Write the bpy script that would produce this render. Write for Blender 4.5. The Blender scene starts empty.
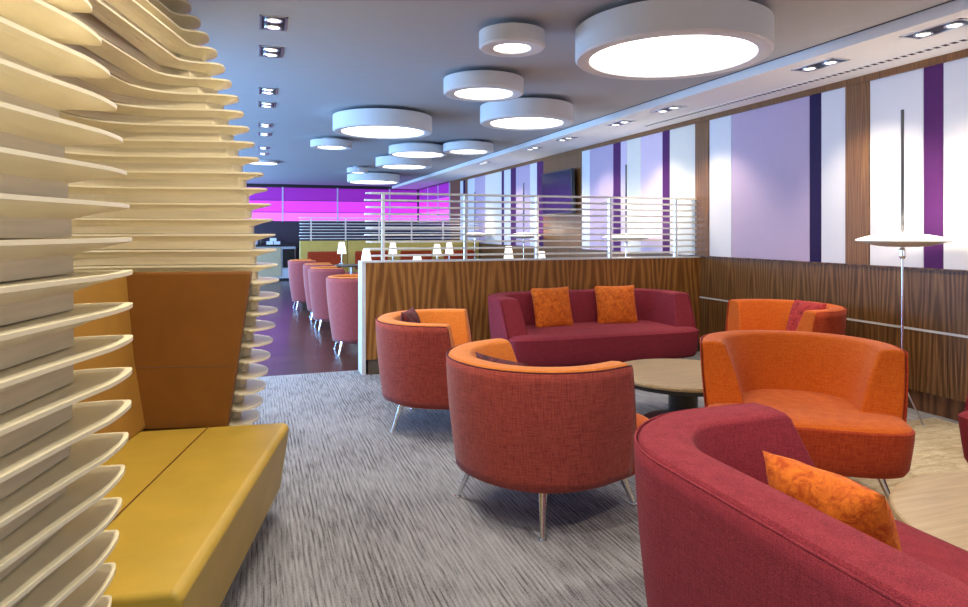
import bpy, bmesh, math, random
from mathutils import Vector, Matrix
random.seed(7)
PI = math.pi
SC = bpy.context.scene
COL = SC.collection

# ------------------------------------------------------------------ materials
def new_mat(name):
    m = bpy.data.materials.new(name); m.use_nodes = True
    nt = m.node_tree
    b = nt.nodes.get('Principled BSDF')
    return m, nt, b

def N(nt, typ, **kw):
    n = nt.nodes.new(typ)
    for k, v in kw.items():
        if k in n.inputs.keys() if hasattr(n.inputs, 'keys') else False:
            n.inputs[k].default_value = v
        else:
            setattr(n, k, v)
    return n

def coords(nt, scale=(1, 1, 1), kind='Object', rot=(0, 0, 0)):
    tc = nt.nodes.new('ShaderNodeTexCoord')
    mp = nt.nodes.new('ShaderNodeMapping')
    mp.inputs['Scale'].default_value = scale
    mp.inputs['Rotation'].default_value = rot
    nt.links.new(tc.outputs[kind], mp.inputs['Vector'])
    return mp.outputs['Vector']

def noise(nt, vec, scale, detail=4, rough=.55, dist=0):
    n = nt.nodes.new('ShaderNodeTexNoise')
    n.inputs['Scale'].default_value = scale
    n.inputs['Detail'].default_value = detail
    n.inputs['Roughness'].default_value = rough
    n.inputs['Distortion'].default_value = dist
    nt.links.new(vec, n.inputs['Vector'])
    return n.outputs['Fac']

def ramp(nt, fac, stops):
    r = nt.nodes.new('ShaderNodeValToRGB')
    while len(r.color_ramp.elements) < len(stops): r.color_ramp.elements.new(.5)
    for e, (p, c) in zip(r.color_ramp.elements, stops):
        e.position = p; e.color = (*c, 1)
    nt.links.new(fac, r.inputs['Fac'])
    return r.outputs['Color']

def bump(nt, b, h, strength, dist=.01):
    n = nt.nodes.new('ShaderNodeBump')
    n.inputs['Strength'].default_value = strength
    n.inputs['Distance'].default_value = dist
    nt.links.new(h, n.inputs['Height'])
    nt.links.new(n.outputs['Normal'], b.inputs['Normal'])

def math_(nt, op, a, b=None, c=None):
    n = nt.nodes.new('ShaderNodeMath'); n.operation = op
    for i, v in enumerate((a, b, c)):
        if v is None: continue
        if isinstance(v, (int, float)): n.inputs[i].default_value = v
        else: nt.links.new(v, n.inputs[i])
    return n.outputs[0]

def plain(name, col, rough=.5, metal=0, spec=.5, nz=0.04, coat=0):
    m, nt, b = new_mat(name)
    b.inputs['Roughness'].default_value = rough
    b.inputs['Metallic'].default_value = metal
    b.inputs['Specular IOR Level'].default_value = spec
    b.inputs['Coat Weight'].default_value = coat
    f = noise(nt, coords(nt), 9, 3)
    c1 = tuple(max(0, x * (1 - nz)) for x in col); c2 = tuple(min(1, x * (1 + nz)) for x in col)
    nt.links.new(ramp(nt, f, [(.3, c1), (.7, c2)]), b.inputs['Base Color'])
    return m

def emit(name, col, strength):
    m, nt, b = new_mat(name)
    b.inputs['Base Color'].default_value = (*col, 1)
    b.inputs['Emission Color'].default_value = (*col, 1)
    b.inputs['Emission Strength'].default_value = strength
    b.inputs['Roughness'].default_value = .4
    return m

def fabric(name, dark, light, weave=260, streak=1.0, sheen=.3, bstr=.35):
    """woven upholstery: horizontal and vertical slub threads over a mottled ground"""
    m, nt, b = new_mat(name)
    b.inputs['Roughness'].default_value = .9
    b.inputs['Specular IOR Level'].default_value = .15
    b.inputs['Sheen Weight'].default_value = sheen
    b.inputs['Sheen Roughness'].default_value = .5
    h = noise(nt, coords(nt, (18, 18, 300)), 1.0, 3)
    v = noise(nt, coords(nt, (190, 190, 14)), 1.0, 3)
    g = noise(nt, coords(nt), weave, 2)
    s = math_(nt, 'ADD', math_(nt, 'MULTIPLY', h, .42 * streak), math_(nt, 'MULTIPLY', v, .38 * streak))
    s = math_(nt, 'ADD', s, math_(nt, 'MULTIPLY', g, 1 - .8 * streak))
    nt.links.new(ramp(nt, s, [(.38, dark), (.62, light)]), b.inputs['Base Color'])
    bump(nt, b, s, bstr, .004)
    return m

def velvet(name, dark, light):
    m, nt, b = new_mat(name)
    b.inputs['Roughness'].default_value = .75
    b.inputs['Specular IOR Level'].default_value = .25
    b.inputs['Sheen Weight'].default_value = .05
    f = noise(nt, coords(nt), 22, 6, .7, 1.6)
    nt.links.new(ramp(nt, f, [(.36, dark), (.5, tuple((a + c) / 2 for a, c in zip(dark, light))), (.66, light)]), b.inputs['Base Color'])
    bump(nt, b, f, .6, .012)
    return m

def leather(name, col):
    m, nt, b = new_mat(name)
    b.inputs['Roughness'].default_value = .42
    b.inputs['Specular IOR Level'].default_value = .4
    v = nt.nodes.new('ShaderNodeTexVoronoi'); v.inputs['Scale'].default_value = 260
    nt.links.new(coords(nt), v.inputs['Vector'])
    f = noise(nt, coords(nt), 5, 4)
    nt.links.new(ramp(nt, f, [(.3, tuple(x * .9 for x in col)), (.7, tuple(min(1, x * 1.06) for x in col))]), b.inputs['Base Color'])
    bump(nt, b, v.outputs['Distance'], .12, .002)
    return m

def walnut(name, axis, dark, mid, light, period=.27, rough=.4, freq=15, rw=.34):
    """vertical grain, book-matched leaves with flame figure; axis = world axis that runs across the leaves"""
    m, nt, b = new_mat(name)
    tc = nt.nodes.new('ShaderNodeTexCoord')
    sp = nt.nodes.new('ShaderNodeSeparateXYZ'); nt.links.new(tc.outputs['Object'], sp.inputs[0])
    w = sp.outputs[axis]; z = sp.outputs['Z']
    leaf = math_(nt, 'FLOOR', math_(nt, 'DIVIDE', w, period * 2))
    p = math_(nt, 'DIVIDE', math_(nt, 'PINGPONG', w, period), period)
    cb = nt.nodes.new('ShaderNodeCombineXYZ')
    nt.links.new(math_(nt, 'MULTIPLY', p, 2.2), cb.inputs[0]); nt.links.new(math_(nt, 'MULTIPLY', z, .9), cb.inputs[2])
    nt.links.new(math_(nt, 'MULTIPLY', leaf, 3.7), cb.inputs[1])
    wob = noise(nt, cb.outputs[0], 1.6, 3)
    f = math_(nt, 'ADD', math_(nt, 'MULTIPLY', math_(nt, 'POWER', p, 1.4), 1.6), math_(nt, 'MULTIPLY', z, .55))
    f = math_(nt, 'ADD', f, math_(nt, 'MULTIPLY', wob, .55))
    rings = math_(nt, 'ADD', math_(nt, 'MULTIPLY', math_(nt, 'SINE', math_(nt, 'MULTIPLY', f, freq)), .5), .5)
    cs = nt.nodes.new('ShaderNodeCombineXYZ')
    nt.links.new(math_(nt, 'MULTIPLY', p, 60 * period / .27), cs.inputs[0]); nt.links.new(math_(nt, 'MULTIPLY', z, 1.3), cs.inputs[2])
    nt.links.new(leaf, cs.inputs[1])
    st = noise(nt, cs.outputs[0], 1, 5, .65)
    k = math_(nt, 'ADD', math_(nt, 'MULTIPLY', rings, rw), math_(nt, 'MULTIPLY', st, 1.18 - rw))
    nt.links.new(ramp(nt, k, [(.32, dark), (.56, mid), (.82, light)]), b.inputs['Base Color'])
    b.inputs['Roughness'].default_value = rough
    b.inputs['Specular IOR Level'].default_value = .25
    bump(nt, b, st, .05, .003)
    return m

def make_carpet():
    m, nt, b = new_mat('carpet')
    b.inputs['Roughness'].default_value = .95; b.inputs['Specular IOR Level'].default_value = .1
    v = coords(nt)
    sp = nt.nodes.new('ShaderNodeSeparateXYZ'); nt.links.new(v, sp.inputs[0])
    wob = noise(nt, coords(nt, (6, 2, 1)), 1, 2)
    rib = math_(nt, 'SINE', math_(nt, 'ADD', math_(nt, 'MULTIPLY', sp.outputs['X'], 300), math_(nt, 'MULTIPLY', wob, 9)))
    dash = noise(nt, coords(nt, (95, 6, 1)), 1, 3, .6)
    tuft = noise(nt, coords(nt, (170, 120, 1)), 1, 2)
    patch = noise(nt, coords(nt, (1.6, 1.2, 1)), 1, 3)
    k = math_(nt, 'ADD', math_(nt, 'MULTIPLY', math_(nt, 'MULTIPLY', rib, dash), .085), math_(nt, 'MULTIPLY', dash, .46))
    k = math_(nt, 'ADD', math_(nt, 'ADD', k, math_(nt, 'MULTIPLY', tuft, .30)), math_(nt, 'MULTIPLY', patch, .28))
    brk = noise(nt, coords(nt, (22, 3.2, 1)), 1, 2)
    ln = nt.nodes.new('ShaderNodeMath'); ln.operation = 'MULTIPLY_ADD'; ln.use_clamp = True
    nt.links.new(math_(nt, 'SINE', math_(nt, 'ADD', math_(nt, 'MULTIPLY', sp.outputs['X'], 270), math_(nt, 'MULTIPLY', wob, 3))), ln.inputs[0]); ln.inputs[1].default_value = 3; ln.inputs[2].default_value = -2
    mk = nt.nodes.new('ShaderNodeMath'); mk.operation = 'MULTIPLY_ADD'; mk.use_clamp = True
    nt.links.new(brk, mk.inputs[0]); mk.inputs[1].default_value = 7; mk.inputs[2].default_value = -3.2
    k = math_(nt, 'SUBTRACT', k, math_(nt, 'MULTIPLY', math_(nt, 'MULTIPLY', ln.outputs[0], mk.outputs[0]), .13))
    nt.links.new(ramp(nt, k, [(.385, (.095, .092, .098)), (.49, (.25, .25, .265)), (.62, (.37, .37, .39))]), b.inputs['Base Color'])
    bump(nt, b, k, .5, .01)
    return m

def make_timber():
    m, nt, b = new_mat('dark_timber_floor')
    br = nt.nodes.new('ShaderNodeTexBrick')
    br.inputs['Scale'].default_value = 1.0; br.inputs['Brick Width'].default_value = 1.6; br.inputs['Row Height'].default_value = .14
    br.inputs['Mortar Size'].default_value = .003
    br.inputs['Color1'].default_value = (.045, .022, .018, 1); br.inputs['Color2'].default_value = (.10, .052, .04, 1); br.inputs['Mortar'].default_value = (.01, .006, .006, 1)
    nt.links.new(coords(nt), br.inputs['Vector'])
    g = noise(nt, coords(nt, (2, 45, 1)), 1, 4)
    mx = nt.nodes.new('ShaderNodeMix'); mx.data_type = 'RGBA'; mx.blend_type = 'MULTIPLY'; mx.inputs[0].default_value = .6
    nt.links.new(br.outputs['Color'], mx.inputs[6]); nt.links.new(ramp(nt, g, [(.3, (.5, .5, .5)), (.7, (1, 1, 1))]), mx.inputs[7])
    nt.links.new(mx.outputs[2], b.inputs['Base Color'])
    b.inputs['Roughness'].default_value = .24
    return m

def make_rug():
    m, nt, b = new_mat('shag_rug')
    b.inputs['Roughness'].default_value = 1; b.inputs['Specular IOR Level'].default_value = .1
    f = noise(nt, coords(nt, (6, 18, 6)), 1, 6, .7, .8)
    nt.links.new(ramp(nt, f, [(.3, (.40, .30, .17)), (.55, (.62, .52, .35)), (.75, (.76, .69, .54))]), b.inputs['Base Color'])
    bump(nt, b, f, .9, .03)
    return m

def make_oak():
    m, nt, b = new_mat('pale_table_wood')
    f = noise(nt, coords(nt, (3, 40, 3)), 1, 5, .6)
    nt.links.new(ramp(nt, f, [(.3, (.36, .25, .13)), (.7, (.50, .37, .21))]), b.inputs['Base Color'])
    b.inputs['Roughness'].default_value = .38
    return m

def make_birch():
    m, nt, b = new_mat('cream_laminate')
    f = noise(nt, coords(nt, (3, 3, 60)), 1, 4, .6)
    nt.links.new(ramp(nt, f, [(.3, (.60, .52, .35)), (.7, (.72, .63, .44))]), b.inputs['Base Color'])
    b.inputs['Roughness'].default_value = .4
    b.inputs['Specular IOR Level'].default_value = .35
    return m

def make_glass():
    m, nt, b = new_mat('window_glass')
    t = nt.nodes.new('ShaderNodeBsdfTransparent'); g = nt.nodes.new('ShaderNodeBsdfGlossy'); g.inputs['Roughness'].default_value = .02
    mx = nt.nodes.new('ShaderNodeMixShader'); mx.inputs[0].default_value = .06
    nt.links.new(t.outputs[0], mx.inputs[1]); nt.links.new(g.outputs[0], mx.inputs[2])
    nt.links.new(mx.outputs[0], nt.nodes['Material Output'].inputs['Surface'])
    return m

M = dict(
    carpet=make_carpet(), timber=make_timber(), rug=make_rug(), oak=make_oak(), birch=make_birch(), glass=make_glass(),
    fin=plain('cream_fin_lacquer', (.83, .75, .53), .32, nz=.03),
    ceiling=plain('ceiling_paint', (.42, .43, .45), .9, spec=.1, nz=.015),
    soffit=plain('soffit_paint', (.84, .83, .81), .9, spec=.1, nz=.015),
    drum=plain('drum_paint', (.68, .69, .70), .6, nz=.01),
    shadowgap=plain('black_shadow_gap', (.015, .015, .018), .8),
    wall=plain('wall_paint', (.5, .48, .45), .9),
    diffuser=emit('drum_diffuser', (1.0, .95, .85), 5.5),
    lampdisc=emit('downlight_lamp', (1.0, .96, .9), 6),
    walnut_x=walnut('walnut_partition', 'X', (.075, .026, .006), (.24, .092, .02), (.44, .20, .052), freq=15, rw=.25),
    walnut_y=walnut('walnut_wainscot', 'Y', (.035, .015, .006), (.125, .056, .018), (.30, .155, .058), .16, rw=.16),
    walnut_post=walnut('walnut_post', 'Y', (.06, .023, .008), (.17, .072, .02), (.30, .14, .045), .09, rw=.14),
    walnut_dark=walnut('walnut_baseboard', 'Y', (.05, .02, .008), (.12, .05, .02), (.2, .09, .035), .4),
    kick=plain('brown_kick_board', (.10, .075, .05), .5),
    cap=plain('pale_grey_edge', (.62, .61, .60), .4),
    silver=plain('brushed_silver', (.75, .75, .76), .28, 1),
    chrome=plain('chrome', (.88, .88, .9), .22, 1),
    slat=plain('off_white_slat', (.78, .76, .70), .4),
    white=plain('panel_white', (.68, .66, .67), .6, spec=.2, nz=.01),
    lilac=plain('panel_lilac', (.47, .36, .47), .6, spec=.2, nz=.01),
    palepink=plain('panel_pale_lilac', (.60, .49, .61), .6, spec=.2, nz=.01),
    indigo=plain('panel_indigo', (.022, .010, .055), .6, spec=.15),
    purple=plain('panel_purple', (.075, .014, .095), .6, spec=.15),
    cream=plain('panel_cream', (.70, .66, .58), .6, spec=.2, nz=.01),
    violetglass=emit('violet_backlit_glass', (.20, .012, .28), .9),
    magentaglass=emit('magenta_backlit_glass', (.58, .035, .72), .95),
    pinkglass=emit('pink_backlit_glass', (.78, .12, .82), 1.0),
    darkwall=plain('dark_plum_wall', (.035, .022, .04), .35),
    mullion=plain('pale_mullion', (.7, .62, .75), .4),
    counter=plain('black_counter', (.012, .012, .014), .2),
    cabinet=plain('counter_front', (.55, .53, .55), .45),
    cabwood=plain('counter_front_wood', (.5, .38, .22), .5),
    china=plain('white_china', (.8, .8, .8), .2),
    darkjar=plain('dark_jar', (.06, .04, .03), .3),
    yellow=leather('yellow_leather', (.56, .37, .05)),
    tan=leather('tan_leather', (.215, .08, .012)),
    tanback=leather('ochre_leather', (.42, .215, .04)),
    banq=leather('mustard_vinyl', (.62, .44, .10)),
    red=fabric('red_weave', (.22, .034, .03), (.45, .085, .06), sheen=.12),
    orange=fabric('orange_weave', (.60, .15, .018), (.82, .28, .05), streak=.6, sheen=.15),
    orange2=fabric('deep_orange_weave', (.47, .07, .006), (.70, .16, .016), streak=.7, sheen=.12),
    rust=fabric('rust_weave', (.27, .022, .008), (.50, .07, .016), sheen=.1),
    burg=fabric('burgundy_weave', (.15, .014, .026), (.36, .046, .064), weave=420, streak=.45, sheen=.03),
    pinkchair=fabric('rose_weave', (.28, .045, .05), (.46, .12, .115), streak=.6),
    pipe=plain('dark_red_piping', (.11, .012, .016), .8),
    orangevelvet=velvet('orange_velvet', (.46, .06, .004), (.84, .22, .016)),
    redvelvet=velvet('crimson_textured', (.20, .008, .007), (.56, .045, .04)),
    maroonvelvet=velvet('maroon_pattern', (.03, .006, .008), (.20, .03, .04)),
    black=plain('black_plastic', (.012, .012, .014), .3),
    screen=plain('tv_screen', (.008, .009, .03), .18, spec=.35),
    lampwhite=emit('lamp_shade_glow', (1.0, .93, .80), 1.5),
    shadetop=emit('floor_lamp_glow', (1.0, .95, .86), 1.6),
    shadebowl=plain('lamp_bowl', (.72, .68, .58), .35),
    rod=plain('dark_grey_rod', (.08, .08, .085), .4, .6),
)

# ------------------------------------------------------------------ mesh helpers
def link(o, parent=None):
    COL.objects.link(o)
    if parent is not None: o.parent = parent
    return o

def mesh(name, verts, faces, mat, parent=None, smooth=False, bevel=0, seg=2, ang=35, loc=None, fmats=None):
    me = bpy.data.meshes.new(name)
    me.from_pydata([tuple(v) for v in verts], [], faces)
    mats = mat if isinstance(mat, (list, tuple)) else [mat]
    for m in mats: me.materials.append(m)
    if fmats:
        for p, i in zip(me.polygons, fmats): p.material_index = i
    bm = bmesh.new(); bm.from_mesh(me)
    bmesh.ops.recalc_face_normals(bm, faces=bm.faces)
    bm.to_mesh(me); bm.free()
    if smooth:
        for p in me.polygons: p.use_smooth = True
    o = bpy.data.objects.new(name, me)
    link(o, parent)
    if loc: o.location = loc
    if bevel:
        md = o.modifiers.new('bevel', 'BEVEL'); md.width = bevel; md.segments = seg; md.limit_method = 'ANGLE'; md.angle_limit = math.radians(ang)
        md.harden_normals = False
        if smooth:
            wn = o.modifiers.new('wn', 'WEIGHTED_NORMAL'); wn.keep_sharp = True
    return o

class MB:
    def __init__(s): s.v = []; s.f = []; s.fm = []; s.mi = 0
    def add(s, v, f):
        o = len(s.v); s.v += [Vector(p) for p in v]; s.f += [tuple(i + o for i in q) for q in f]; s.fm += [s.mi] * len(f); return s
    def box(s, x0, x1, y0, y1, z0, z1, mat=None):
        v = [Vector((x, y, z)) for z in (z0, z1) for y in (y0, y1) for x in (x0, x1)]
        if mat is not None: v = [mat @ p for p in v]
        return s.add(v, [(0, 2, 3, 1), (4, 5, 7, 6), (0, 1, 5, 4), (2, 6, 7, 3), (0, 4, 6, 2), (1, 3, 7, 5)])
    def lathe(s, prof, n=32, c=(0, 0, 0), caps=True):
        v = []
        for r, z in prof:
            for i in range(n):
                a = 2 * PI * i / n
                v.append((c[0] + r * math.cos(a), c[1] + r * math.sin(a), c[2] + z))
        f = []
        for k in range(len(prof) - 1):
            for i in range(n):
                j = (i + 1) % n
                f.append((k * n + i, k * n + j, (k + 1) * n + j, (k + 1) * n + i))
        if caps:
            f.append(tuple(range(n))[::-1]); f.append(tuple((len(prof) - 1) * n + i for i in range(n)))
        return s.add(v, f)
    def cone(s, p0, p1, r0, r1, n=12):
        p0 = Vector(p0); p1 = Vector(p1); d = (p1 - p0).normalized()
        a = d.orthogonal().normalized(); b = d.cross(a)
        v = [p + r * (math.cos(2 * PI * i / n) * a + math.sin(2 * PI * i / n) * b) for p, r in ((p0, r0), (p1, r1)) for i in range(n)]
        f = [(i, (i + 1) % n, n + (i + 1) % n, n + i) for i in range(n)] + [tuple(range(n))[::-1], tuple(range(n, 2 * n))]
        return s.add(v, f)
    def tube(s, pts, r, n=8, closed=False):
        pts = [Vector(p) for p in pts]; m = len(pts); v = []
        up = Vector((0, 0, 1))
        for k, p in enumerate(pts):
            a = pts[(k - 1) % m] if (closed or k > 0) else p
            b = pts[(k + 1) % m] if (closed or k < m - 1) else p
            t = (b - a).normalized()
            s1 = t.cross(up)
            if s1.length < .2: s1 = t.cross(Vector((1, 0, 0)))
            s1.normalize(); s2 = s1.cross(t)
            v += [p + r * (math.cos(2 * PI * i / n) * s1 + math.sin(2 * PI * i / n) * s2) for i in range(n)]
        f = []
        for k in range(m if closed else m - 1):
            k2 = (k + 1) % m
            for i in range(n):
                j = (i + 1) % n
                f.append((k * n + i, k * n + j, k2 * n + j, k2 * n + i))
        if not closed: f += [tuple(range(n))[::-1], tuple((m - 1) * n + i for i in range(n))]
        return s.add(v, f)
    def prism(s, poly, z0, z1):
        n = len(poly)
        v = [(p[0], p[1], z0) for p in poly] + [(p[0], p[1], z1) for p in poly]
        f = [tuple(range(n))[::-1], tuple(range(n, 2 * n))] + [(i, (i + 1) % n, n + (i + 1) % n, n + i) for i in range(n)]
        return s.add(v, f)
    def grid(s, rows, closed=False):
        o = []; n = len(rows[0])
        for r in rows: o += list(r)
        f = []
        for k in range(len(rows) - 1):
            for i in range(n if closed else n - 1):
                j = (i + 1) % n
                f.append((k * n + i, k * n + j, (k + 1) * n + j, (k + 1) * n + i))
        return s.add(o, f)
    def build(s, name, mat, parent=None, **kw):
        return mesh(name, s.v, s.f, mat, parent, fmats=s.fm if isinstance(mat, (list, tuple)) else None, **kw)

def tag(o, label=None, cat=None, group=None, kind=None):
    if label: o['label'] = label
    if cat: o['category'] = cat
    if group: o['group'] = group
    if kind: o['kind'] = kind
    return o
def empty(name, loc=(0, 0, 0), rz=0):
    o = bpy.data.objects.new(name, None); o.empty_display_size = .1
    link(o); o.location = loc; o.rotation_euler = (0, 0, rz)
    return o
def struct(o, label=None):
    o['kind'] = 'structure'
    if label: o['label'] = label
    return o
def kids(o): return [c for c in COL.objects if c.parent is o]
def copy_tree(o, parent=None):
    c = o.copy(); COL.objects.link(c)
    if parent is not None: c.parent = parent
    for ch in kids(o): copy_tree(ch, c)
    return c
def box(name, x0, x1, y0, y1, z0, z1, mat, parent=None, **kw):
    return MB().box(x0, x1, y0, y1, z0, z1).build(name, mat, parent, **kw)

# ------------------------------------------------------------------ the room
XL, XR, YB, YF = -2.6, 4.72, -2.6, 20.0       # left, right, behind, far
ZC, ZS, XS = 2.69, 2.62, 3.85                 # ceiling, soffit, soffit edge
YC = 6.50                                     # carpet ends, timber starts
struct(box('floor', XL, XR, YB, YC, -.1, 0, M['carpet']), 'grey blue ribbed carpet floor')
struct(box('floor_timber', XL, XR, YC, YF, -.1, 0, M['timber']), 'dark polished timber floor behind the carpet')
struct(box('ceiling', XL, XS - .035, YB, YF, ZC, ZC + .12, M['ceiling']))
struct(box('ceiling_gap', XS - .035, XS, YB, YF, ZC + .004, ZC + .12, M['shadowgap']))
struct(box('ceiling_soffit', XS, XR, YB, YF, ZS, ZC + .12, M['soffit']))
WR = struct(box('wall_right', XR, XR + .15, YB, YF, 0, ZC + .12, M['wall']))
b = MB(); b.box(XL, -1.5, YB - .15, YB, 0, ZC); b.box(3.5, XR, YB - .15, YB, 0, ZC); b.box(-1.5, 3.5, YB - .15, YB, 0, .45); b.box(-1.5, 3.5, YB - .15, YB, 2.5, ZC)
struct(b.build('wall_rear', M['wall']))
r = empty('window_5', (1.0, YB - .08, .45)); struct(r)  # unseen window behind the camera, added to carry the frontal fill light
b = MB()
for k in range(6): b.box(-2.5 + k * .988, -2.44 + k * .988, -.03, .03, 0, 2.05)
b.box(-2.5, 2.5, -.03, .03, 0, .06); b.box(-2.5, 2.5, -.03, .03, 1.99, 2.05)
b.build('window_frame', M['cap'], r)
box('pane', -2.5, 2.5, -.004, .004, .03, 2.02, M['glass'], r)
# left wall with a long window band (behind the pods)
wl = MB()
wl.box(XL - .15, XL, YB, YF, 0, .35); wl.box(XL - .15, XL, YB, YF, 2.5, ZC)
for y0, y1 in ((YB, -1.9), (3.2, 4.0), (9.4, 9.9), (15.3, 15.7), (19.4, YF)): wl.box(XL - .15, XL, y0, y1, .35, 2.5)
struct(wl.build('wall_left', M['wall']))
WINS = ((-1.9, 3.2), (4.0, 9.4), (9.9, 15.3), (15.7, 19.4))
for i, (y0, y1) in enumerate(WINS):
    r = empty('window_%d' % (i + 1), (XL - .08, (y0 + y1) / 2, .35)); struct(r)
    h = (y1 - y0) / 2
    b = MB()
    for a in (-h, h - .06): b.box(-.03, .03, a, a + .06, 0, 2.15)
    for k in range(1, 4): b.box(-.025, .025, -h + k * h / 2 - .025, -h + k * h / 2 + .025, 0, 2.15)
    b.box(-.03, .03, -h, h, 0, .06); b.box(-.03, .03, -h, h, 2.09, 2.15)
    b.build('window_frame', M['cap'], r)
    box('pane', -.004, .004, -h, h, .03, 2.12, M['glass'], r)
struct(box('wall_back', XL, XR, YF, YF + .15, 0, ZC, M['darkwall']))

# right wall: wainscot, silver strip, striped panels
t = struct(box('trim_1', XR - .03, XR, YB, 16.4, .15, 1.063, M['walnut_y'])); t['label'] = 'walnut wainscot along the right wall'
t = struct(box('trim_2', XR - .034, XR - .02, YB, 6.3, .603, .620, M['cap'])); t['label'] = 'thin silver strip across the wainscot'
t = struct(box('trim_3', XR - .04, XR, YB, 16.4, 1.063, 1.075, M['walnut_dark']))
t = struct(box('trim_4', XR - .04, XR, YB, 16.4, 2.565, ZS, M['walnut_post'])); t['label'] = 'walnut band under the ceiling soffit'
struct(box('baseboard_right', XR - .012, XR, YB, 16.4, 0, .15, M['walnut_dark']))
stripes = [(YB, .2, 'white'), (.2, .35, 'purple'), (.35, 1.2, 'lilac'), (1.2, 1.5, 'walnut_post'), (1.5, 2.6, 'white'), (2.6, 2.75, 'indigo'),
           (2.75, 3.48, 'white'), (3.48, 3.63, 'purple'), (3.63, 4.09, 'white'), (4.09, 4.32, 'walnut_post'), (4.32, 4.58, 'white'), (4.58, 4.71, 'indigo'),
           (4.71, 5.75, 'lilac'), (5.75, 6.11, 'white'), (6.11, 6.35, 'walnut_post'), (6.35, 6.85, 'cream'), (6.85, 7.0, 'purple'), (7.0, 7.49, 'palepink'),
           (7.49, 7.83, 'cream'), (7.83, 7.99, 'palepink'), (7.99, 8.19, 'purple'), (8.19, 8.88, 'lilac'), (8.88, 9.14, 'white'), (9.14, 10.56, 'walnut_post'),
           (10.56, 10.86, 'purple'), (10.86, 11.18, 'white'), (11.18, 11.87, 'lilac'), (11.87, 12.15, 'purple'), (12.15, 12.52, 'white'), (12.52, 12.66, 'purple'),
           (12.66, 13.69, 'cream'), (13.69, 14.42, 'lilac'), (14.42, 14.96, 'white'), (14.96, 15.11, 'walnut_post'), (15.11, 15.32, 'indigo'), (15.32, 15.57, 'white'), (15.57, 16.4, 'walnut_post')]
for y0, y1, c in stripes:
    d = .03 if c == 'walnut_post' else .02
    box('stripe_panel', XR - d, XR, y0 + .002, y1 - .002, 1.076, 2.565, M[c], WR)

# violet back-lit glass at the far end (three bands, mullions between)
bands = ((2.24, 2.60, 'violetglass'), (1.90, 2.22, 'magentaglass'), (1.64, 1.88, 'pinkglass'))
WB = [o for o in COL.objects if o.name == 'wall_back'][0]
xs = [-2.4 + i * 1.55 for i in range(5)] + [XR - .05]
for i in range(5):
    for z0, z1, m in bands: box('glass_panel', xs[i] + .02, xs[i + 1] - .02, YF - .03, YF, z0, z1, M[m], WB)
    box('mullion', xs[i] - .02, xs[i] + .02, YF - .05, YF, 1.62, 2.62, M['mullion'], WB)
box('glass_head', -2.4, XR - .05, YF - .12, YF, 2.62, ZC, M['black'], WB)
ys = [16.45, 17.6, 18.75, 19.9]
for i in range(3):
    for z0, z1, m in bands: box('glass_panel', XR - .03, XR, ys[i] + .02, ys[i + 1] - .02, z0, z1, M[m], WR)
    box('mullion', XR - .05, XR, ys[i] - .02, ys[i] + .02, 1.62, 2.62, M['mullion'], WR)
box('glass_head', XR - .08, XR, 16.42, 19.88, 2.60, ZS, M['black'], WR)
box('dark_panel', XR - .02, XR, 16.42, 19.9, .1, 1.6, M['darkwall'], WR)

# ------------------------------------------------------------------ ceiling drums
def drum(x, y, R, rl, h, label):
    r = empty('drum_ceiling_light', (x, y, ZC)); tag(r, label, 'ceiling light', 'round drum lights on the ceiling')
    b = MB()
    g = .04 if h > .08 else 0
    MB().lathe([(rl * .7, 0), (rl * .7, -g - .01)], 40).build('mount', M['drum'], r)
    prof = [(rl * .6, -g), (R - .01, -g), (R, -g - .004), (R, -h + .012), (R - .012, -h), (rl + .012, -h), (rl + .004, -h + .004), (rl, -h + .02)]
    b.lathe(prof, 96, caps=False).build('drum_body', M['drum'], r, smooth=True, bevel=0)
    o = kids(r)[-1]
    md = o.modifiers.new('es', 'EDGE_SPLIT'); md.split_angle = math.radians(40)
    MB().lathe([(rl, -h + .03), (rl, -h + .018), (rl * .8, -h + .014), (rl * .4, -h + .012), (.01, -h + .0115)], 96).build('diffuser', M['diffuser'], r, smooth=True)
    return r
for a in [
    (2.52, 3.66, .61, .515, .235, 'largest round drum ceiling light, close to the soffit, nearest of all'),
    (1.58, 4.06, .216, .118, .15, 'small round drum ceiling light beside the largest drum'),
    (1.84, 5.40, .343, .245, .17, 'medium drum ceiling light just below the small drum near the largest one'),
    (2.67, 6.44, .487, .376, .22, 'wide drum ceiling light touching the soffit line beside the medium drum'),
    (1.36, 7.55, .559, .464, .22, 'large drum ceiling light hanging over the aisle in the middle of the cluster'),
    (1.02, 9.81, .296, .195, .14, 'small drum ceiling light behind the large aisle drum, on its aisle side'),
    (2.35, 10.04, .445, .386, .17, 'drum ceiling light between the large aisle drum and the drum by the soffit'),
    (3.00, 9.51, .378, .274, .16, 'drum ceiling light in the far cluster standing next to the soffit'),
    (2.49, 11.73, .501, .379, .20, 'wide flat drum ceiling light right behind the middle one of the far cluster'),
    (1.97, 13.86, .217, .128, .14, 'smallest far drum ceiling light above the mustard banquette'),
    (2.56, 15.42, .603, .538, .22, 'big farthest drum ceiling light in front of the violet glass'),
    (0.10, 13.45, .31, .262, .05, 'drum ceiling light half hidden behind the fin booth'),
]: drum(*a)

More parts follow.
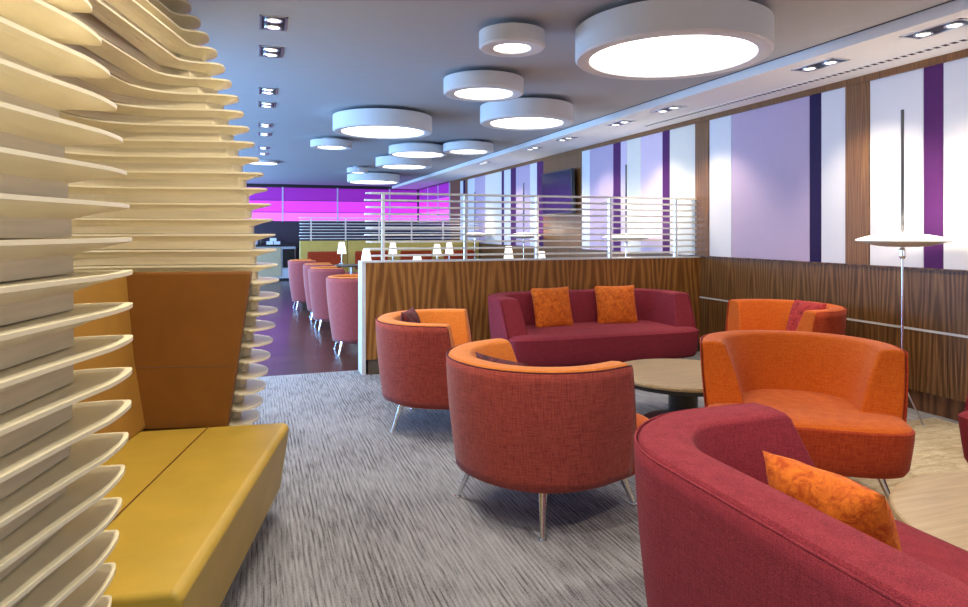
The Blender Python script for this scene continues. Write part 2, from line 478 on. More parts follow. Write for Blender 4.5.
# recessed twin downlights
def downlight(x, y, z, along, size, label, group, n=2):
    r = empty('recessed_downlight', (x, y, z)); tag(r, label, 'downlight', group)
    L, W = size
    b = MB()
    e = .014
    b.box(-W, W, -L, -L + e, -.006, 0); b.box(-W, W, L - e, L, -.006, 0); b.box(-W, -W + e, -L, L, -.006, 0); b.box(W - e, W, -L, L, -.006, 0)
    b.build('trim_frame', M['silver'], r)
    box('housing', -W + e, W - e, -L + e, L - e, -.003, 0, M['black'], r)
    for k in range(n):
        p = (k - (n - 1) / 2) * (2 * L / n)
        bz = MB().lathe([(.052, -.003), (.055, -.012), (.043, -.012), (.04, -.005)], 20, (0, p, 0), caps=False).build('bezel', M['silver'], r, smooth=True)
        MB().lathe([(.041, -.004), (.038, -.008), (.01, -.010)], 20, (0, p, 0)).build('lamp', M['lampdisc'], bz, smooth=True)
    r.rotation_euler = (0, 0, along)
    return r
lefts = [4.49, 5.21, 6.68, 7.41, 8.85, 9.67, 11.27, 12.13]
words = ['nearest in the row above the booth', 'second in the row above the booth', 'third in the row above the booth', 'fourth in the row above the booth',
         'fifth in the row above the booth', 'sixth in the row above the booth', 'seventh in the row above the booth', 'farthest in the row above the booth']
for y, w in zip(lefts, words):
    downlight(.10, y, ZC, 0, (.15, .085), 'twin square recessed ceiling downlight, ' + w, 'recessed downlights above the booth')
soff = [(4.05, 3.03), (4.07, 3.98), (4.05, 5.93), (4.04, 6.88), (4.02, 8.3), (4.0, 9.4), (4.0, 11.75)]
words = ['nearest, cut by the frame edge', 'right beside the largest drum', 'first one past the partition corner stripe', 'above the screen end',
         'over the wall television, nearer one', 'over the wall television, farther one', 'farthest along the soffit']
for (x, y), w in zip(soff, words):
    downlight(x, y, ZS, 0, (.2, .085), 'long twin downlight in the white soffit, ' + w, 'recessed downlights in the soffit')
# slotted air grille along the soffit
r = empty('vent_grille', (4.44, 4.3, ZS)); tag(r, 'long slotted air vent in the white soffit by the wall', 'vent')
box('frame', -.035, .035, -2.75, 2.75, -.004, 0, M['soffit'], r)
for k in range(88): box('slot', -.022, .022, -2.7 + k * .0613, -2.7 + k * .0613 + .034, -.0055, -.003, M['shadowgap'], r)

# ------------------------------------------------------------------ walnut partition and slat screen on it
PX0, PX1, PY0, PY1, PZ = .93, 4.69, 6.26, 6.50, 1.063
r = empty('wood_partition', ((PX0 + PX1) / 2, (PY0 + PY1) / 2, 0)); tag(r, 'low walnut partition with flame grain behind the burgundy sofa', 'partition', kind='thing')
def rel(x0, x1, y0, y1, z0, z1, name, m, root, **kw):
    lx, ly, lz = root.location
    return box(name, x0 - lx, x1 - lx, y0 - ly, y1 - ly, z0 - lz, z1 - lz, m, root, **kw)
rel(PX0 + .035, PX1, PY0, PY1, .14, PZ - .012, 'panel', M['walnut_x'], r)
rel(PX0 + .06, PX1, PY0 + .012, PY1 - .012, 0, .14, 'kick_board', M['kick'], r)
o = rel(PX0, PX0 + .035, PY0 - .004, PY1 + .004, 0, PZ - .012, 'end_cap', M['cap'], r); o['label'] = 'pale grey end cap'
o = rel(PX0, PX1, PY0 - .006, PY1 + .006, PZ - .012, PZ, 'top_cap', M['cap'], r)

def slat_screen(x0, x1, y, zb, zt, n, depth, posts, label, taper=True):
    r = empty('slat_screen', (x0, y, zb)); tag(r, label, 'screen')
    sp = (zt - zb) / (n - .25)
    for k in range(n):
        z = (k + .75) * sp
        b = MB(); L = x1 - x0; h = depth / 2
        e = random.uniform(0, .03)
        poly = [(e, -h * .35), (.05 + e, -h * .8), (.15 + e, -h), (L, -h), (L, h), (.15 + e, h), (.05 + e, h * .8), (e, h * .35)]
        b.prism(poly, z - .008, z + .008).build('slat', M['slat'], r)
    for p in posts:
        MB().box(p - x0 - .014, p - x0 + .014, -.02, .02, 0, zt - zb + .01).build('post', M['silver'], r)
        
slat_screen(.97, PX1, (PY0 + PY1) / 2, PZ, 1.712, 10, .12, (1.15, 1.98, 2.76, 3.62, 4.45), 'open screen of horizontal off white slats standing on the walnut partition')

# ------------------------------------------------------------------ upholstered tub seats
def u_path(W, xb, R, xe, o, ns=4, na=12, nb=6):
    """open U from the front of one arm round the back to the front of the other; o = inward offset"""
    h = W / 2 - o; x0 = xb + o; rr = max(R - o, .06)
    pts = []
    for i in range(ns): pts.append((xe + (x0 + rr - xe) * i / ns, h))
    for i in range(na): a = PI / 2 + (PI / 2) * i / na; pts.append((x0 + rr + rr * math.cos(a), h - rr + rr * math.sin(a)))
    for i in range(nb): pts.append((x0, (h - rr) * (1 - 2 * i / nb)))
    for i in range(na): a = PI + (PI / 2) * i / na; pts.append((x0 + rr + rr * math.cos(a), -h + rr + rr * math.sin(a)))
    for i in range(ns + 1): pts.append((x0 + rr + (xe - x0 - rr) * i / ns, -h))
    return pts
def footprint(W, xb, R, xs, xf, p, o, nf=22):
    u = u_path(W, xb, R, xs, o)
    h = W / 2 - o; f = xf - o - xs
    front = []
    for i in range(1, nf):
        a = -PI / 2 + PI * i / nf
        sx = abs(math.cos(a)) ** (2 / p); sy = math.copysign(abs(math.sin(a)) ** (2 / p), a)
        front.append((xs + f * sx, h * sy))
    return u + front

def tub(name, W, xb, R, xa, xs, xf, p, H, zs, zb, th, m_out, m_in, m_seat, m_front, legs, leg_h, taper=.05, splay=.035, back_slope=.05, pipe=None, slant=None):
    r = empty(name)
    ob = lambda z: taper * max(0, (H - z) / (H - zb)) ** 1.6
    xc = xs if slant is None else xa + slant
    xe = lambda z: xa + (xc - xa) * max(0, min(1, (H - z) / (H - zs)))
    # lower body: closed skin from the under edge to the seat line
    b = MB()
    rows = []
    for z, e in ((zb, .035), (zb + .012, .012), (zb + .04, .0), (zb + .12, 0), (zs - .05, 0), (zs - .012, .002), (zs - .004, .012)):
        rows.append([(x, y, z) for x, y in footprint(W, xb, R, xs, xf, p, ob(z) + e)])
    b.grid(rows, True)
    n = len(rows[0]); b.add(rows[0], [tuple(range(n))]); b.add(rows[-1], [tuple(range(n))])
    b.build('seat_base', m_front, r, smooth=True)
    md = kids(r)[-1].modifiers.new('es', 'EDGE_SPLIT'); md.split_angle = math.radians(50)
    # back shell outside skin
    rows = []
    zz = [zb + .02, zb + .06, zb + .14, zs - .05, zs, zs + .08, zs + .17, (zs + H) / 2 + .06, H - .05, H - .007]
    for z in zz:
        e = .001
        rows.append([(x, y, z) for x, y in u_path(W, xb, R, xe(z), ob(z) - e)])
    MB().grid(rows).build('outer_shell', m_out, r, smooth=True)
    shell = o = kids(r)[-1]; sd = o.modifiers.new('sol', 'SOLIDIFY'); sd.thickness = .006; sd.offset = 0
    # padded back and arms: closed section swept along the U, ends cut on the slant
    sec = [(0.004, zs - .06), (0.004, (zs + H) / 2), (0.004, H - .004), (.02, H + .004), (th * .5, H + .008), (th - .02, H + .003), (th, H - .012), (th + back_slope * .5, (zs + H) / 2), (th + back_slope, zs - .06)]
    cols = [[(x, y, z) for x, y in u_path(W, xb, R, xe(z), o_ + ob(z) * (1 if o_ < .02 else .3))] for o_, z in sec]
    b = MB(); m = len(cols[0])
    b.grid(cols + [cols[0]])
    k = len(cols)
    v0 = [c[0] for c in cols]; v1 = [c[-1] for c in cols]
    # weld by index: caps share the swept vertices
    b.f.append(tuple(i * m for i in range(k))); b.fm.append(0)
    b.f.append(tuple(i * m + m - 1 for i in range(k))); b.fm.append(0)
    # the last grid row duplicates the first: remap
    b.f = [tuple((i - k * m) if i >= k * m else i for i in q) for q in b.f]; b.v = b.v[:k * m]
    b.build('backrest', m_in, r, smooth=True, bevel=.016, seg=3, ang=50)
    # seat pad
    rows = []
    for z, e in ((zs - .05, .01), (zs - .012, .008), (zs + .004, .02), (zs + .012, .05), (zs + .018, .12)):
        rows.append([(x, y, z) for x, y in footprint(W, xb, R, xs, xf, p, ob(zs) + e)])
    b = MB().grid(rows, True); b.add(rows[-1], [tuple(range(n))])
    b.build('seat_pad', m_seat, r, smooth=True)
    # piping along the outer top edge and down the arm ends
    top = u_path(W, xb, R, xa - .006, 0)
    pts = [(xe(z), W / 2 - ob(z) + .001, z) for z in (zs + .01, zs + .08, zs + .16, zs + .24, H - .02)] + [(x, y, H - .004) for x, y in top] + [(xe(z), -W / 2 + ob(z) - .001, z) for z in (H - .02, zs + .24, zs + .16, zs + .08, zs + .01)]
    MB().tube(pts, .0036, 6).build('piping', pipe or M['pipe'], shell, smooth=True)
    for lx, ly in legs:
        d = math.hypot(lx, ly); ux, uy = lx / d, ly / d
        q = MB().cone((lx - ux * splay * 1.6, ly - uy * splay * 1.6, leg_h + .02), (lx + ux * splay, ly + uy * splay, .006), .021, .011, 14)
        q.cone((lx + ux * splay, ly + uy * splay, 0), (lx + ux * splay, ly + uy * splay, .008), .016, .016, 14)
        q.build('leg', M['chrome'], r, smooth=False)
    return r

LG = [(.285, .285), (.285, -.285), (-.285, .285), (-.285, -.285)]
def tub_chair(m_out, m_in, m_seat, m_front, xs=.17, xf=.42, p=2.5, pipe='pipe', W=.92, legs=None):
    return tub('tub_armchair', W, -.48, .455, .09, xs, xf, p, .745, .425, .195, .125, M[m_out], M[m_in], M[m_seat], M[m_front], legs or LG, .2, pipe=M[pipe], slant=.055, back_slope=.10)
GA = 'tub armchairs round the low tables'
def place(o, x, y, deg, z=0): o.location = (x, y, z); o.rotation_euler = (0, 0, math.radians(deg))
cA = tub_chair('red', 'orange', 'orange2', 'rust', .20, .45, 3.0, 'pipe', .95); place(cA, 1.36, 3.05, 20)
tag(cA, 'red tub armchair with orange rim in the centre, its back to us', 'armchair', GA)
cB = copy_tree(cA); place(cB, 1.26, 4.53, -25)
tag(cB, 'red tub armchair with orange rim by the end of the walnut partition', 'armchair', GA)
cD = tub_chair('rust', 'orange2', 'orange2', 'rust', .22, .46, 4.0, 'rust', .965, [(.16, .37), (.16, -.37), (-.28, .3), (-.28, -.3)]); place(cD, 2.69, 2.78, 234, .011)
tag(cD, 'orange tub armchair facing us with an empty seat, behind the foreground sofa', 'armchair', GA)
cF = copy_tree(cD); place(cF, 4.02, 4.36, 180)
tag(cF, 'orange tub armchair against the wainscot with a crimson cushion on it', 'armchair', GA)

def sofa():
    return tub('tub_sofa', 1.95, -.48, .42, .19, .34, .50, 4.5, .745, .425, .165, .17, M['burg'], M['burg'], M['burg'], M['burg'],
               [(.33, .82), (.33, -.82), (-.33, .78), (-.33, -.78)], .165, taper=.05, splay=.02, pipe=M['burg'])
GS = 'burgundy curved sofas'
sE = sofa(); place(sE, 1.475, .94, 0); tag(sE, 'burgundy curved sofa in the foreground seen from behind', 'sofa', GS)
sC = copy_tree(sE); place(sC, 3.0, 5.68, -90); tag(sC, 'burgundy curved sofa with two orange cushions against the walnut partition', 'sofa', GS)
sG = copy_tree(sE); place(sG, 3.755, 1.46, 180, .011); tag(sG, 'burgundy sofa just poking into the frame beyond the floor lamp', 'sofa', GS)

# ------------------------------------------------------------------ cushions
def cushion(w, h, t, mat, label, cat_group, loc, rot, name='cushion'):
    n = 16; b = MB()
    for s in (1, -1):
        rows = []
        for i in range(n + 1):
            u = -1 + 2 * i / n; row = []
            for j in range(n + 1):
                v = -1 + 2 * j / n
                prof = max(0, (1 - abs(u) ** 2.6)) ** .5 * max(0, (1 - abs(v) ** 2.6)) ** .5
                pin = 1 - .06 * (1 - (1 - abs(u)) ) * (1 - v * v) 
                pin2 = 1 - .06 * abs(v) * (1 - u * u)
                wr = .006 * math.sin(7 * u + 3 * v) * prof
                row.append((s * (t / 2 * prof) + wr, u * w / 2 * (1 - .05 * (1 - v * v) * abs(u)), v * h / 2 * (1 - .05 * (1 - u * u) * abs(v))))
            rows.append(row)
        b.grid(rows)
    o = b.build(name, mat, smooth=True)
    bm = bmesh.new(); bm.from_mesh(o.data); bmesh.ops.remove_doubles(bm, verts=bm.verts, dist=1e-4); bmesh.ops.recalc_face_normals(bm, faces=bm.faces); bm.to_mesh(o.data); bm.free()
    o.location = loc; o.rotation_euler = rot
    tag(o, label, 'cushion', cat_group)
    return o
R_ = math.radians
GC = 'orange velvet cushions'
# local: thickness x, width y, height z
cushion(.43, .41, .13, M['orangevelvet'], 'orange velvet cushion on the partition sofa, the one nearer the aisle', GC, (2.69, 5.84, .61), (0, R_(-16), R_(-84)))
cushion(.43, .41, .13, M['orangevelvet'], 'orange velvet cushion on the partition sofa, the one nearer the striped wall', GC, (3.385, 5.84, .61), (0, R_(-16), R_(-98)))
cushion(.345, .34, .155, M['orangevelvet'], 'orange velvet cushion leaning in the foreground sofa', GC, (1.375, 1.30, .595), (0, R_(-20), R_(6)))
cushion(.36, .36, .12, M['redvelvet'], 'crimson textured cushion leaning in the armchair by the wainscot', None, (4.20, 4.26, .61), (0, R_(-18), R_(176)))
GM = 'dark maroon cushions'
cushion(.38, .34, .11, M['maroonvelvet'], 'dark maroon cushion in the centre red armchair', GM, (1.12, 2.92, .60), (0, R_(-18), R_(20)))
cushion(.36, .36, .11, M['maroonvelvet'], 'dark maroon cushion in the armchair by the partition end', GM, (1.06, 4.64, .62), (0, R_(-18), R_(-25)))

# ------------------------------------------------------------------ rug and low tables
b = MB(); rows = []
RX0, RX1, RY0, RY1 = 1.98, 4.64, -.3, 3.5
nx, ny = 60, 80
for j in range(ny + 1):
    row = []
    for i in range(nx + 1):
        x = RX0 + (RX1 - RX0) * i / nx; y = RY0 + (RY1 - RY0) * j / ny
        e = min(i, nx - i, j, ny - j)
        row.append((x, y, .001 if e == 0 else .010 + random.uniform(-.003, .002)))
    rows.append(row)
o = b.grid(rows).build('shag_rug', M['rug'], smooth=True); tag(o, 'cream shag rug under the foreground seats reaching the wainscot', 'rug')

def low_table(x, y, R, label, z=0):
    r = empty('coffee_table', (x, y, z)); tag(r, label, 'coffee table', 'round low tables')
    MB().lathe([(R - .02, .325), (R - .004, .332), (R, .345), (R - .004, .355), (R - .012, .358)], 72).build('table_top', M['oak'], r, smooth=False)
    MB().lathe([(R - .025, .300), (R - .015, .3265)], 72).build('under_rim', M['black'], r)
    MB().lathe([(R * .55, 0), (R * .55, .02), (R * .2, .05), (R * .2, .30)], 40).build('pedestal', M['black'], r)
low_table(2.84, 3.98, .50, 'round pale wood low table in front of the partition sofa')
low_table(2.56, 1.42, .55, 'round pale wood low table beside the foreground sofa cushion', .011)

# ------------------------------------------------------------------ floor lamps
def floor_lamp():
    r = empty('floor_lamp')
    MB().cone((0, 0, .25), (0, 0, 1.16), .008, .008, 12).build('pole', M['chrome'], r)
    MB().lathe([(.014, .0), (.022, .02), (.022, .06), (.012, .08)], 16, (0, 0, 1.14)).build('joint', M['chrome'], r)
    MB().lathe([(.012, .0), (.026, .01), (.022, .07), (.01, .09)], 16, (0, 0, .18)).build('hub', M['chrome'], r)
    for k in range(3):
        a = 2 * PI * k / 3 - 1.25
        MB().tube([(.015 * math.cos(a), .015 * math.sin(a), .25), (.125 * math.cos(a), .125 * math.sin(a), .012), (.14 * math.cos(a), .14 * math.sin(a), .006)], .006, 8).build('leg', M['silver'], r)
    MB().lathe([(.291, 1.268), (.28, 1.277), (.22, 1.296), (.15, 1.309), (.07, 1.316), (.01, 1.318)], 48).build('shade', M['shadetop'], r, smooth=True)
    MB().lathe([(.02, 1.222), (.10, 1.224), (.16, 1.230), (.24, 1.250), (.285, 1.262), (.289, 1.267)], 48).build('shade_bowl', M['shadebowl'], r, smooth=True)
    MB().cone((0, 0, 1.316), (0, 0, 2.18), .010, .010, 12).build('rod', M['rod'], r)
    return r
lampspots = [(4.265, 3.45, 'chrome floor lamp with saucer shade standing beside the wainscot, nearest'),
             (4.37, 7.30, 'floor lamp with saucer shade just behind the slat screen'),
             (4.37, 10.67, 'floor lamp with saucer shade near the wall television'),
             (4.37, 13.4, 'floor lamp with saucer shade farthest along the striped wall')]
l0 = floor_lamp()
for i, (x, y, w) in enumerate(lampspots):
    o = l0 if i == 0 else copy_tree(l0)
    o.location = (x, y, .016 if i == 0 else 0); tag(o, w, 'floor lamp', 'saucer floor lamps along the striped wall')

# ------------------------------------------------------------------ television
r = empty('television', (XR - .03, 9.76, 1.97)); tag(r, 'black flat television on the walnut wall panel', 'television')
tm = Matrix.Rotation(R_(-2), 4, 'Y')
MB().box(-.13, -.07, -.56, .56, -.345, .345, tm).build('casing', M['black'], r, bevel=.006)
MB().box(-.133, -.129, -.54, .54, -.32, .32, tm).build('screen', M['screen'], r)
MB().box(-.09, 0, -.12, .12, -.1, .1).build('wall_mount', M['black'], r)

# ------------------------------------------------------------------ dining area behind the partition
def dining_chair():
    r = tub('dining_armchair', .64, -.33, .315, .10, .17, .29, 2.6, .84, .45, .115, .085, M['pinkchair'], M['orange'], M['rust'], M['pinkchair'],
            [(.19, .19), (.19, -.19), (-.2, .19), (-.2, -.19)], .115, taper=.075, splay=.02, back_slope=.04)
    return r
GD = 'tub dining chairs along the aisle'
d0 = dining_chair()
for i, (x, y, a, w) in enumerate([(1.06, 7.55, 0, 'rose tub dining chair nearest behind the partition end, back to the aisle'),
                                  (1.0, 9.45, 3, 'rose tub dining chair second along the aisle'),
                                  (1.0, 10.55, -2, 'rose tub dining chair third along the aisle, half hidden'),
                                  (.84, 12.0, 4, 'rose tub dining chair farthest along the aisle')]):
    o = d0 if i == 0 else copy_tree(d0)
    place(o, x, y, a); tag(o, w, 'dining chair', GD)

tabs = [(1.70, 10.0, .68, 'nearer aisle'), (1.60, 12.0, .75, 'far aisle'), (2.12, 9.1, .62, 'closest'), (2.48, 12.7, .72, 'middle'), (3.0, 11.34, .72, 'inner'), (3.55, 12.5, .72, 'wall end'), (3.94, 10.28, .70, 'television'), (3.84, 8.73, .66, 'screen')]
lw = ['small white table lamp behind the walnut partition end', 'white table lamp in front of the mustard banquette beside the aisle chairs', 'white table lamp low behind the slat screen, closest to the partition',
      'white table lamp by the first screen post', 'white table lamp midway along the mustard banquette', 'white table lamp beside the walnut post at the banquette end',
      'white table lamp below the white stripe before the television', 'white table lamp below the television']
def cafe_table(x, y, h, i):
    r = empty('cafe_table', (x, y, 0)); tag(r, ['dark round cafe table between the aisle chairs behind the partition', 'dark round cafe table at the far aisle chairs', 'dark round cafe table close behind the partition',
        'dark round cafe table by the middle of the banquette', 'dark round cafe table in the inner dining row', 'dark round cafe table at the wall end of the banquette', 'dark round cafe table beneath the television', 'dark round cafe table behind the slat screen by the floor lamp'][i], 'table', 'cafe tables behind the partition')
    MB().lathe([(.30, h - .03), (.31, h - .02), (.31, h), (.30, h + .0)], 36).build('table_top', M['kick'], r)
    MB().lathe([(.22, 0), (.22, .015), (.03, .03), (.03, h - .03)], 20).build('pedestal', M['silver'], r)
def table_lamp():
    r = empty('table_lamp')
    MB().lathe([(.05, 0), (.05, .012), (.012, .02), (.010, .2)], 20).build('base', M['silver'], r)
    MB().lathe([(.082, .19), (.048, .40)], 24, caps=False).build('lamp_shade', M['lampwhite'], r, smooth=True)
    o = kids(r)[-1]; sd = o.modifiers.new('s', 'SOLIDIFY'); sd.thickness = .003
    return r
tl = table_lamp()
lampxy = [(1.55, 10.0), (1.26 + .22, 12.4), (2.12, 9.1), (2.48, 12.7), (3.0, 11.34), (3.55, 12.5), (3.94, 10.28), (3.84, 8.73)]
for i, (x, y, h, _) in enumerate(tabs):
    cafe_table(x, y, h, i)
    o = tl if i == 0 else copy_tree(tl)
    lx, ly = lampxy[i]
    if math.hypot(lx - x, ly - y) > .26: ly = y + .2; lx = x - .15
    o.location = (lx, ly, h); tag(o, lw[i], 'table lamp', 'small white table lamps')

BY = 14.0
r = empty('banquette', (2.75, BY, 0)); tag(r, 'long mustard banquette with high panelled back across the far dining area', 'bench')
for k in range(4):
    w = 3.85 / 4
    rel(.82 + k * w + .004, .82 + (k + 1) * w - .004, BY, BY + .12, .1, 1.15, 'back_panel', M['banq'], r, bevel=.012)
rel(.82, 4.67, BY - .55, BY, .12, .42, 'seat_base', M['kick'], r)
rel(.82, 4.67, BY - .57, BY, .42, .50, 'seat_pad', M['rust'], r, bevel=.02)
for k in range(4): rel(.97 + k * .96, .97 + k * .96 + .68, BY - .10, BY - .002, .55, .93, 'back_cushion', M['rust'], r, bevel=.03)
rel(.84, 4.65, BY - .5, BY + .1, 0, .12, 'plinth', M['black'], r)
slat_screen(.80, 4.66, BY + .06, 1.15, 1.62, 8, .12, (1.05, 1.75, 2.45, 3.15, 3.85), 'far screen of horizontal pale slats on top of the mustard banquette')

# buffet counter at the back
r = empty('buffet_counter', (0, 19.45, 0)); tag(r, 'buffet counter with pale fronts under the dark plum wall', 'counter')
rel(-2.2, 1.0, 18.95, 19.85, .06, .93, 'body', M['cabinet'], r)
rel(-2.25, 1.05, 18.88, 19.9, .93, .98, 'worktop', M['counter'], r)
for k in range(3): rel(-1.5 + k * .72, -1.5 + k * .72 + .68, 18.925, 18.95, .12, .9, 'door', M['cabinet' if k < 2 else 'cabwood'], r)
o = rel(.66, .98, 18.92, 18.95, .35, .86, 'bottle_rack', M['counter'], r)
rel(-2.2, 1.0, 18.98, 19.8, 0, .06, 'plinth', M['black'], r)
for i, x in enumerate((-.30, -.16, -.02, .12)):
    o = MB().lathe([(.035, 0), (.05, .03), (.055, .16), (.05, .2), (.02, .22)], 16).build('jar', M['china' if i % 2 == 0 else 'darkjar'], smooth=True)
    o.location = (x, 19.15, .98); tag(o, '%s jar on the black buffet counter top' % ('white' if i % 2 == 0 else 'dark'), 'jar', ('white' if i % 2 == 0 else 'dark') + ' jars on the buffet counter')
for i, (x, z) in enumerate(((.33, 0), (.52, 0), (.42, .09))):
    o = box('box', -.085, .085, -.1, .1, 0, .088, M['china'], bevel=.005); o.location = (x, 19.15, .98 + z)
    tag(o, ['white box on the buffet counter, lower one nearer the jars', 'white box on the buffet counter, lower one away from the jars', 'white box on the buffet counter, topmost of three'][i], 'box', 'white boxes on the buffet counter')

# ------------------------------------------------------------------ the fin booth
PH = R_(12.5)
pod = empty('fin_booth', (-.28, 1.733, 0), -PH)    # local: x = outward to the aisle (t), y = along the opening (s)
tag(pod, 'cream booth shell of stacked horizontal fins around a yellow leather bench', 'booth')
def interp(tab, z):
    if z <= tab[0][0]: return tab[0][1]
    for (z0, v0), (z1, v1) in zip(tab, tab[1:]):
        if z <= z1: return v0 + (v1 - v0) * (z - z0) / (z1 - z0)
    return tab[-1][1]
RF = [(.0, .20), (.2, .165), (.431, .111), (.595, .082), (.772, .056), (.934, .029), (1.05, .018), (1.172, .03), (1.335, .042), (1.487, .062), (1.649, .101), (1.80, .145), (1.938, .194), (2.024, .221), (2.106, .258), (2.19, .294), (2.274, .335), (2.4, .40), (2.6, .52)]
RN = [(.0, .14), (.3, .075), (.493, .04), (.634, .027), (.782, .014), (.928, .0), (1.1, -.004), (1.33, -.002), (1.485, .010), (1.559, .018), (1.634, .031), (1.709, .045), (1.783, .063), (1.853, .081), (2.0, .13), (2.2, .21), (2.4, .32), (2.6, .46)]
DD = [(1.80, 1.0), (1.87, .90), (1.94, .80), (2.02, .665), (2.106, .565), (2.19, .475), (2.28, .415), (2.40, .45), (2.6, .56)]
def arc(cx, cy, r0, r1, a0, a1, n):
    return [(cx + r0 * math.cos(a0 + (a1 - a0) * i / n), cy + r1 * math.sin(a0 + (a1 - a0) * i / n)) for i in range(n + 1)]
def fin_poly(z):
    rf, rn, D = interp(RF, z), interp(RN, z), interp(DD, z)
    D = max(D, rf + .10)
    P = []
    # outer edge of the near wing, from behind the camera to the nose (t, s)
    for s in (-2.2, -1.7, -1.2, -.8, -.5, -.3): P.append((-rn + .004 - .07 * s * s + .02 * s, s))
    # near nose: quarter round to the tip then back on the inner side
    for a in range(0, 9):
        q = a / 8 * PI / 2
        P.append((-rn - .027 + .036 * math.cos(q), -.13 + .185 * math.sin(q)))
    for a in range(1, 7):
        q = a / 6 * PI / 2
        P.append((-rn - .027 - .17 * math.sin(q), -.05 + .105 * math.cos(q)))
    rc = min(.25, (D - rn - .1) * .6); rc = max(rc, .03)
    s0 = -.05
    if D - .04 > rn + .21 + rc:
        P += [(-D + rc - rc * math.sin(a), s0 + rc - rc * math.cos(a)) for a in [PI / 2 * i / 8 for i in range(9)]]
    else:
        P.append((-max(D, rn + .22), s0 + .02))
    # back edge, far inner corner
    s1 = 1.815; rc = max(.03, min(.28, (D - rf) * .55))
    P += [(-D + rc - rc * math.cos(a), s1 - rc + rc * math.sin(a)) for a in [PI / 2 * i / 10 for i in range(11)]]
    # far nose
    if D - rc > rf + .2: P.append((-rf - .2, s1))
    nd = .145 if z < 1.15 else .055
    nl = .11 if z < 1.15 else min(.15, max(.05, (D - rc - rf) * .8))
    for a in range(1, 10):
        q = a / 9 * PI / 2
        P.append((-rf - nl + nl * math.sin(q), s1 + .055 - nd * math.cos(q)))
    for a in range(1, 8):
        q = a / 7 * PI / 2
        P.append((-rf - .22 + .22 * math.cos(q), s1 + .055 + .25 * math.sin(q)))
    P += [(-rf - .45, 2.3), (-rf - .8, 2.7), (-1.5, 3.0), (-1.9, 3.0), (-1.9, -2.2)]
    Q = []
    for p in P:
        if not Q or math.hypot(p[0] - Q[-1][0], p[1] - Q[-1][1]) > .002: Q.append(p)
    return Q
def riser_poly(z):
    rf, rn, D = interp(RF, z), interp(RN, z), interp(DD, z)
    D = max(D, rf + .10) + .04
    ft = -rf - (.125 + max(0, z - 1.6) * .09)
    if -ft > D - .02: D = -ft + .02
    P = [(-rn - .075 - .05, -2.2), (-rn - .075, -1.2), (-rn - .075, -.11), (-rn - .27, -.11)]
    rc = max(.03, min(.25, (D - rn - .27) * .6))
    P += [(-D + rc - rc * math.sin(a), -.11 + rc - rc * math.cos(a)) for a in [PI / 2 * i / 6 for i in range(7)]]
    s1 = 1.845; rc = max(.02, min(.28, (D + ft) * .7))
    P += [(-D + rc - rc * math.cos(a), s1 - rc + rc * math.sin(a)) for a in [PI / 2 * i / 10 for i in range(11)]]
    cw = .025 + max(0, z - 1.55) * .11
    P += [(ft, s1), (ft + cw * .7, s1 + cw * .75), (ft + cw * .8, s1 + cw * .75 + .05), (ft - .35, 2.3), (-1.4, 2.9), (-1.85, 2.9), (-1.85, -2.2)]
    Q = []
    for p in P:
        if not Q or math.hypot(p[0] - Q[-1][0], p[1] - Q[-1][1]) > .002: Q.append(p)
    return Q
def nearest(p, poly):
    best = None
    for i in range(len(poly)):
        a = Vector(poly[i]); b = Vector(poly[(i + 1) % len(poly)]); d = b - a
        u = max(0, min(1, (Vector(p) - a).dot(d) / max(d.length_squared, 1e-9)))
        q = a + d * u; w = (Vector(p) - q).length
        if best is None or w < best[0]: best = (w, q)
    return best[1]
zf = [1.33 + .078 * (k - 17) for k in range(0, 35)]
for k, z in enumerate(zf):
    z0 = max(z, .007)
    top = fin_poly(z); core = riser_poly(max(0, z - .039))
    nr = [nearest(p, core) for p in top]
    ring = lambda f, dz: [(p[0] + (q[0] - p[0]) * f, p[1] + (q[1] - p[1]) * f, max(.0, z0 + dz)) for p, q in zip(top, nr)]
    rows = [ring(0, .0045), ring(0, -.0045), ring(.3, -.012), ring(.65, -.020), ring(1, -.033)]
    b = MB().grid(rows, True); n = len(top)
    b.f.append(tuple(range(n))); b.fm.append(0);
    b.build('fin', M['fin'], pod)
for z0, z1 in zip(zf, zf[1:]):
    MB().prism(riser_poly((z0 + z1) / 2), max(z0, .007) + .0075, z1 - .0075).build('riser', M['birch'], pod)

# bench and leather lining (coordinates t, s, z)
def prism_tsz(sections, name, mat, bevel=.02, smooth=True, seg=3):
    """loft between closed (t,z) sections at successive s"""
    b = MB(); n = len(sections[0][1])
    rows = [[(t, s, z) for t, z in pr] for s, pr in sections]
    b.grid(rows, True); b.f.append(tuple(range(n))[::-1]); b.fm.append(0); m = len(rows) - 1
    b.f.append(tuple(m * n + i for i in range(n))); b.fm.append(0)
    return b.build(name, mat, pod, smooth=smooth, bevel=bevel, seg=seg)
SEATZ = .43
def seat_sec(s):
    return [(-.62, .06), (-.02, .06), (.03, .12), (.072, SEATZ - .03), (.065, SEATZ - .005), (.04, SEATZ), (-.62, SEATZ - .02)]
o = prism_tsz([(s, seat_sec(s)) for s in (.14, .5, .9, 1.3, 1.66)], 'seat', M['yellow'], .018); o['label'] = 'yellow leather bench seat'
MB().box(-.6, -.04, .12, 1.62, 0, .06).build('plinth', M['black'], pod)
MB().tube([(-.3, .15, SEATZ - .007), (-.3, 1.2, SEATZ - .007), (-.3, 1.64, SEATZ - .007)], .0025, 6).build('seam', M['tan'], o)
o = prism_tsz([(s, [(-.60, .40), (-.655, .75), (-.69, 1.15), (-.80, 1.15), (-.80, .40)]) for s in (-.03, .4, .9, 1.4, 1.72)], 'backrest', M['tanback'], .025)
o['label'] = 'ochre leather back panel'
sp = MB()
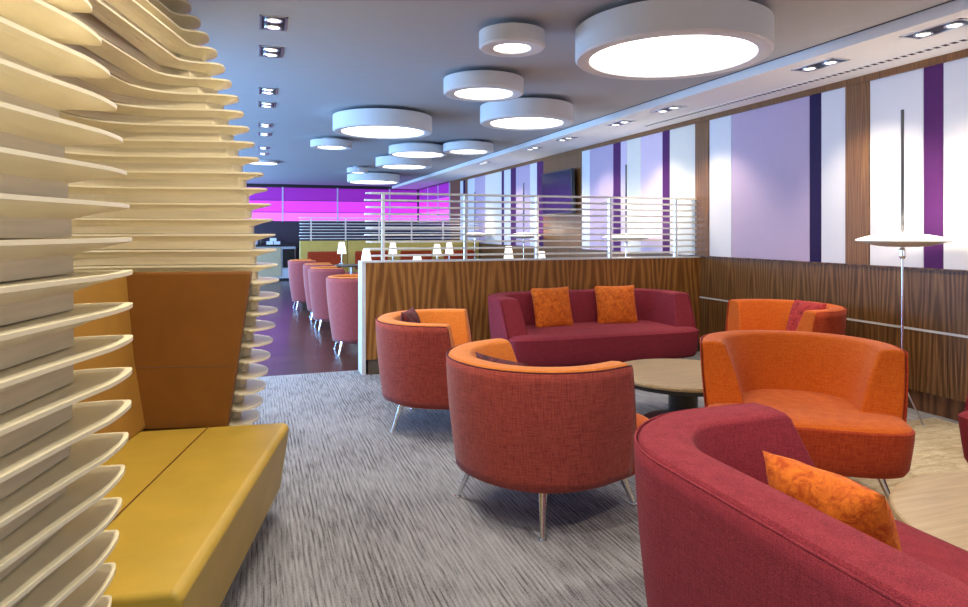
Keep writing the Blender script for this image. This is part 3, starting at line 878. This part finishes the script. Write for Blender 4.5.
v = [(-.70, 1.69, .40), (-.225, 1.69, .40), (-.115, 1.69, 1.152), (-.70, 1.69, 1.152), (-.70, 1.775, .40), (-.235, 1.775, .40), (-.125, 1.775, 1.152), (-.70, 1.775, 1.152)]
sp.add(v, [(0, 1, 2, 3), (4, 7, 6, 5), (0, 4, 5, 1), (1, 5, 6, 2), (2, 6, 7, 3), (3, 7, 4, 0)])
o = sp.build('side_panel', M['tan'], pod, smooth=True, bevel=.012, seg=3); o['label'] = 'tan leather side panel'
MB().tube([(-.655, 1.690, .70), (-.19, 1.690, .70)], .0015, 6).build('seam', M['kick'], o)

# ------------------------------------------------------------------ light
def spot(x, y, z, power, ang, blend, col, tx=0, ty=0, size=.05):
    l = bpy.data.lights.new('spot', 'SPOT'); l.energy = power; l.spot_size = R_(ang); l.spot_blend = blend; l.color = col; l.shadow_soft_size = size
    o = bpy.data.objects.new('downlight_or_fill_beam', l); COL.objects.link(o); o.location = (x, y, z)
    d = Vector((tx - x, ty - y, -z)) if (tx or ty) else Vector((0, 0, -1))
    o.rotation_euler = d.to_track_quat('-Z', 'Y').to_euler()
    return o
WARM = (1, .86, .66)
for x, y in soff: spot(x, y, ZS - .03, 68, 100, .7, WARM, 4.62, y)
for y in (2.0, .9): spot(4.05, y, ZS - .03, 85, 100, .7, WARM, 4.5, y)
for i, y in enumerate(lefts): spot(.10, y, ZC - .03, 85 if i < 2 else 45, 140 if i < 2 else 95, .8, (1, .9, .76))
for y, e in ((3.0, 40), (2.0, 85), (.9, 58)): spot(.10, y, ZC - .03, e, 150, .6, (1, .9, .74))
spot(2.1, 1.0, ZC - .03, 120, 100, .8, WARM)  # added fill spot without a fixture, brightens the foreground sofa from above
for i, (x, y, w) in enumerate(lampspots):
    l = bpy.data.lights.new('lampglow', 'POINT'); l.energy = 14 if i == 0 else 7; l.color = (1, .88, .7); l.shadow_soft_size = .06
    o = bpy.data.objects.new('lamp_bulb', l); COL.objects.link(o); o.location = (x + .0, y, 1.40)
def area(x, y, z, sx, sy, power, col, rot):
    l = bpy.data.lights.new('daylight', 'AREA'); l.shape = 'RECTANGLE'; l.size = sx; l.size_y = sy; l.energy = power; l.color = col
    o = bpy.data.objects.new('window_daylight', l); COL.objects.link(o); o.location = (x, y, z); o.rotation_euler = rot
for y0, y1 in WINS:
    area(XL - .25, (y0 + y1) / 2, 1.43, 2.1, y1 - y0, 460, (.29, .55, 1), (0, R_(-90), 0))
area(1.0, YB - .25, 1.5, 5.0, 2.0, 40, (1, .93, .82), (R_(90), 0, 0))  # added fill light at the rear window, brightens sides facing the camera
w = bpy.data.worlds.new('world'); SC.world = w; w.use_nodes = True
bg = w.node_tree.nodes['Background']; bg.inputs[0].default_value = (.5, .7, 1, 1); bg.inputs[1].default_value = .6

# ------------------------------------------------------------------ camera
cam = bpy.data.cameras.new('camera'); co = bpy.data.objects.new('camera', cam); COL.objects.link(co)
cam.sensor_width = 36; cam.lens = 665 / 968 * 36; cam.shift_y = -(303.5 - 231) / 968; cam.clip_start = .02
co.location = (0, 0, 1.35); co.rotation_euler = (R_(90), 0, R_(-18.85))
SC.camera = co
SC.view_settings.view_transform = 'Standard'; SC.view_settings.look = 'None'; SC.view_settings.gamma = 1
SC.view_settings.exposure = 0.1
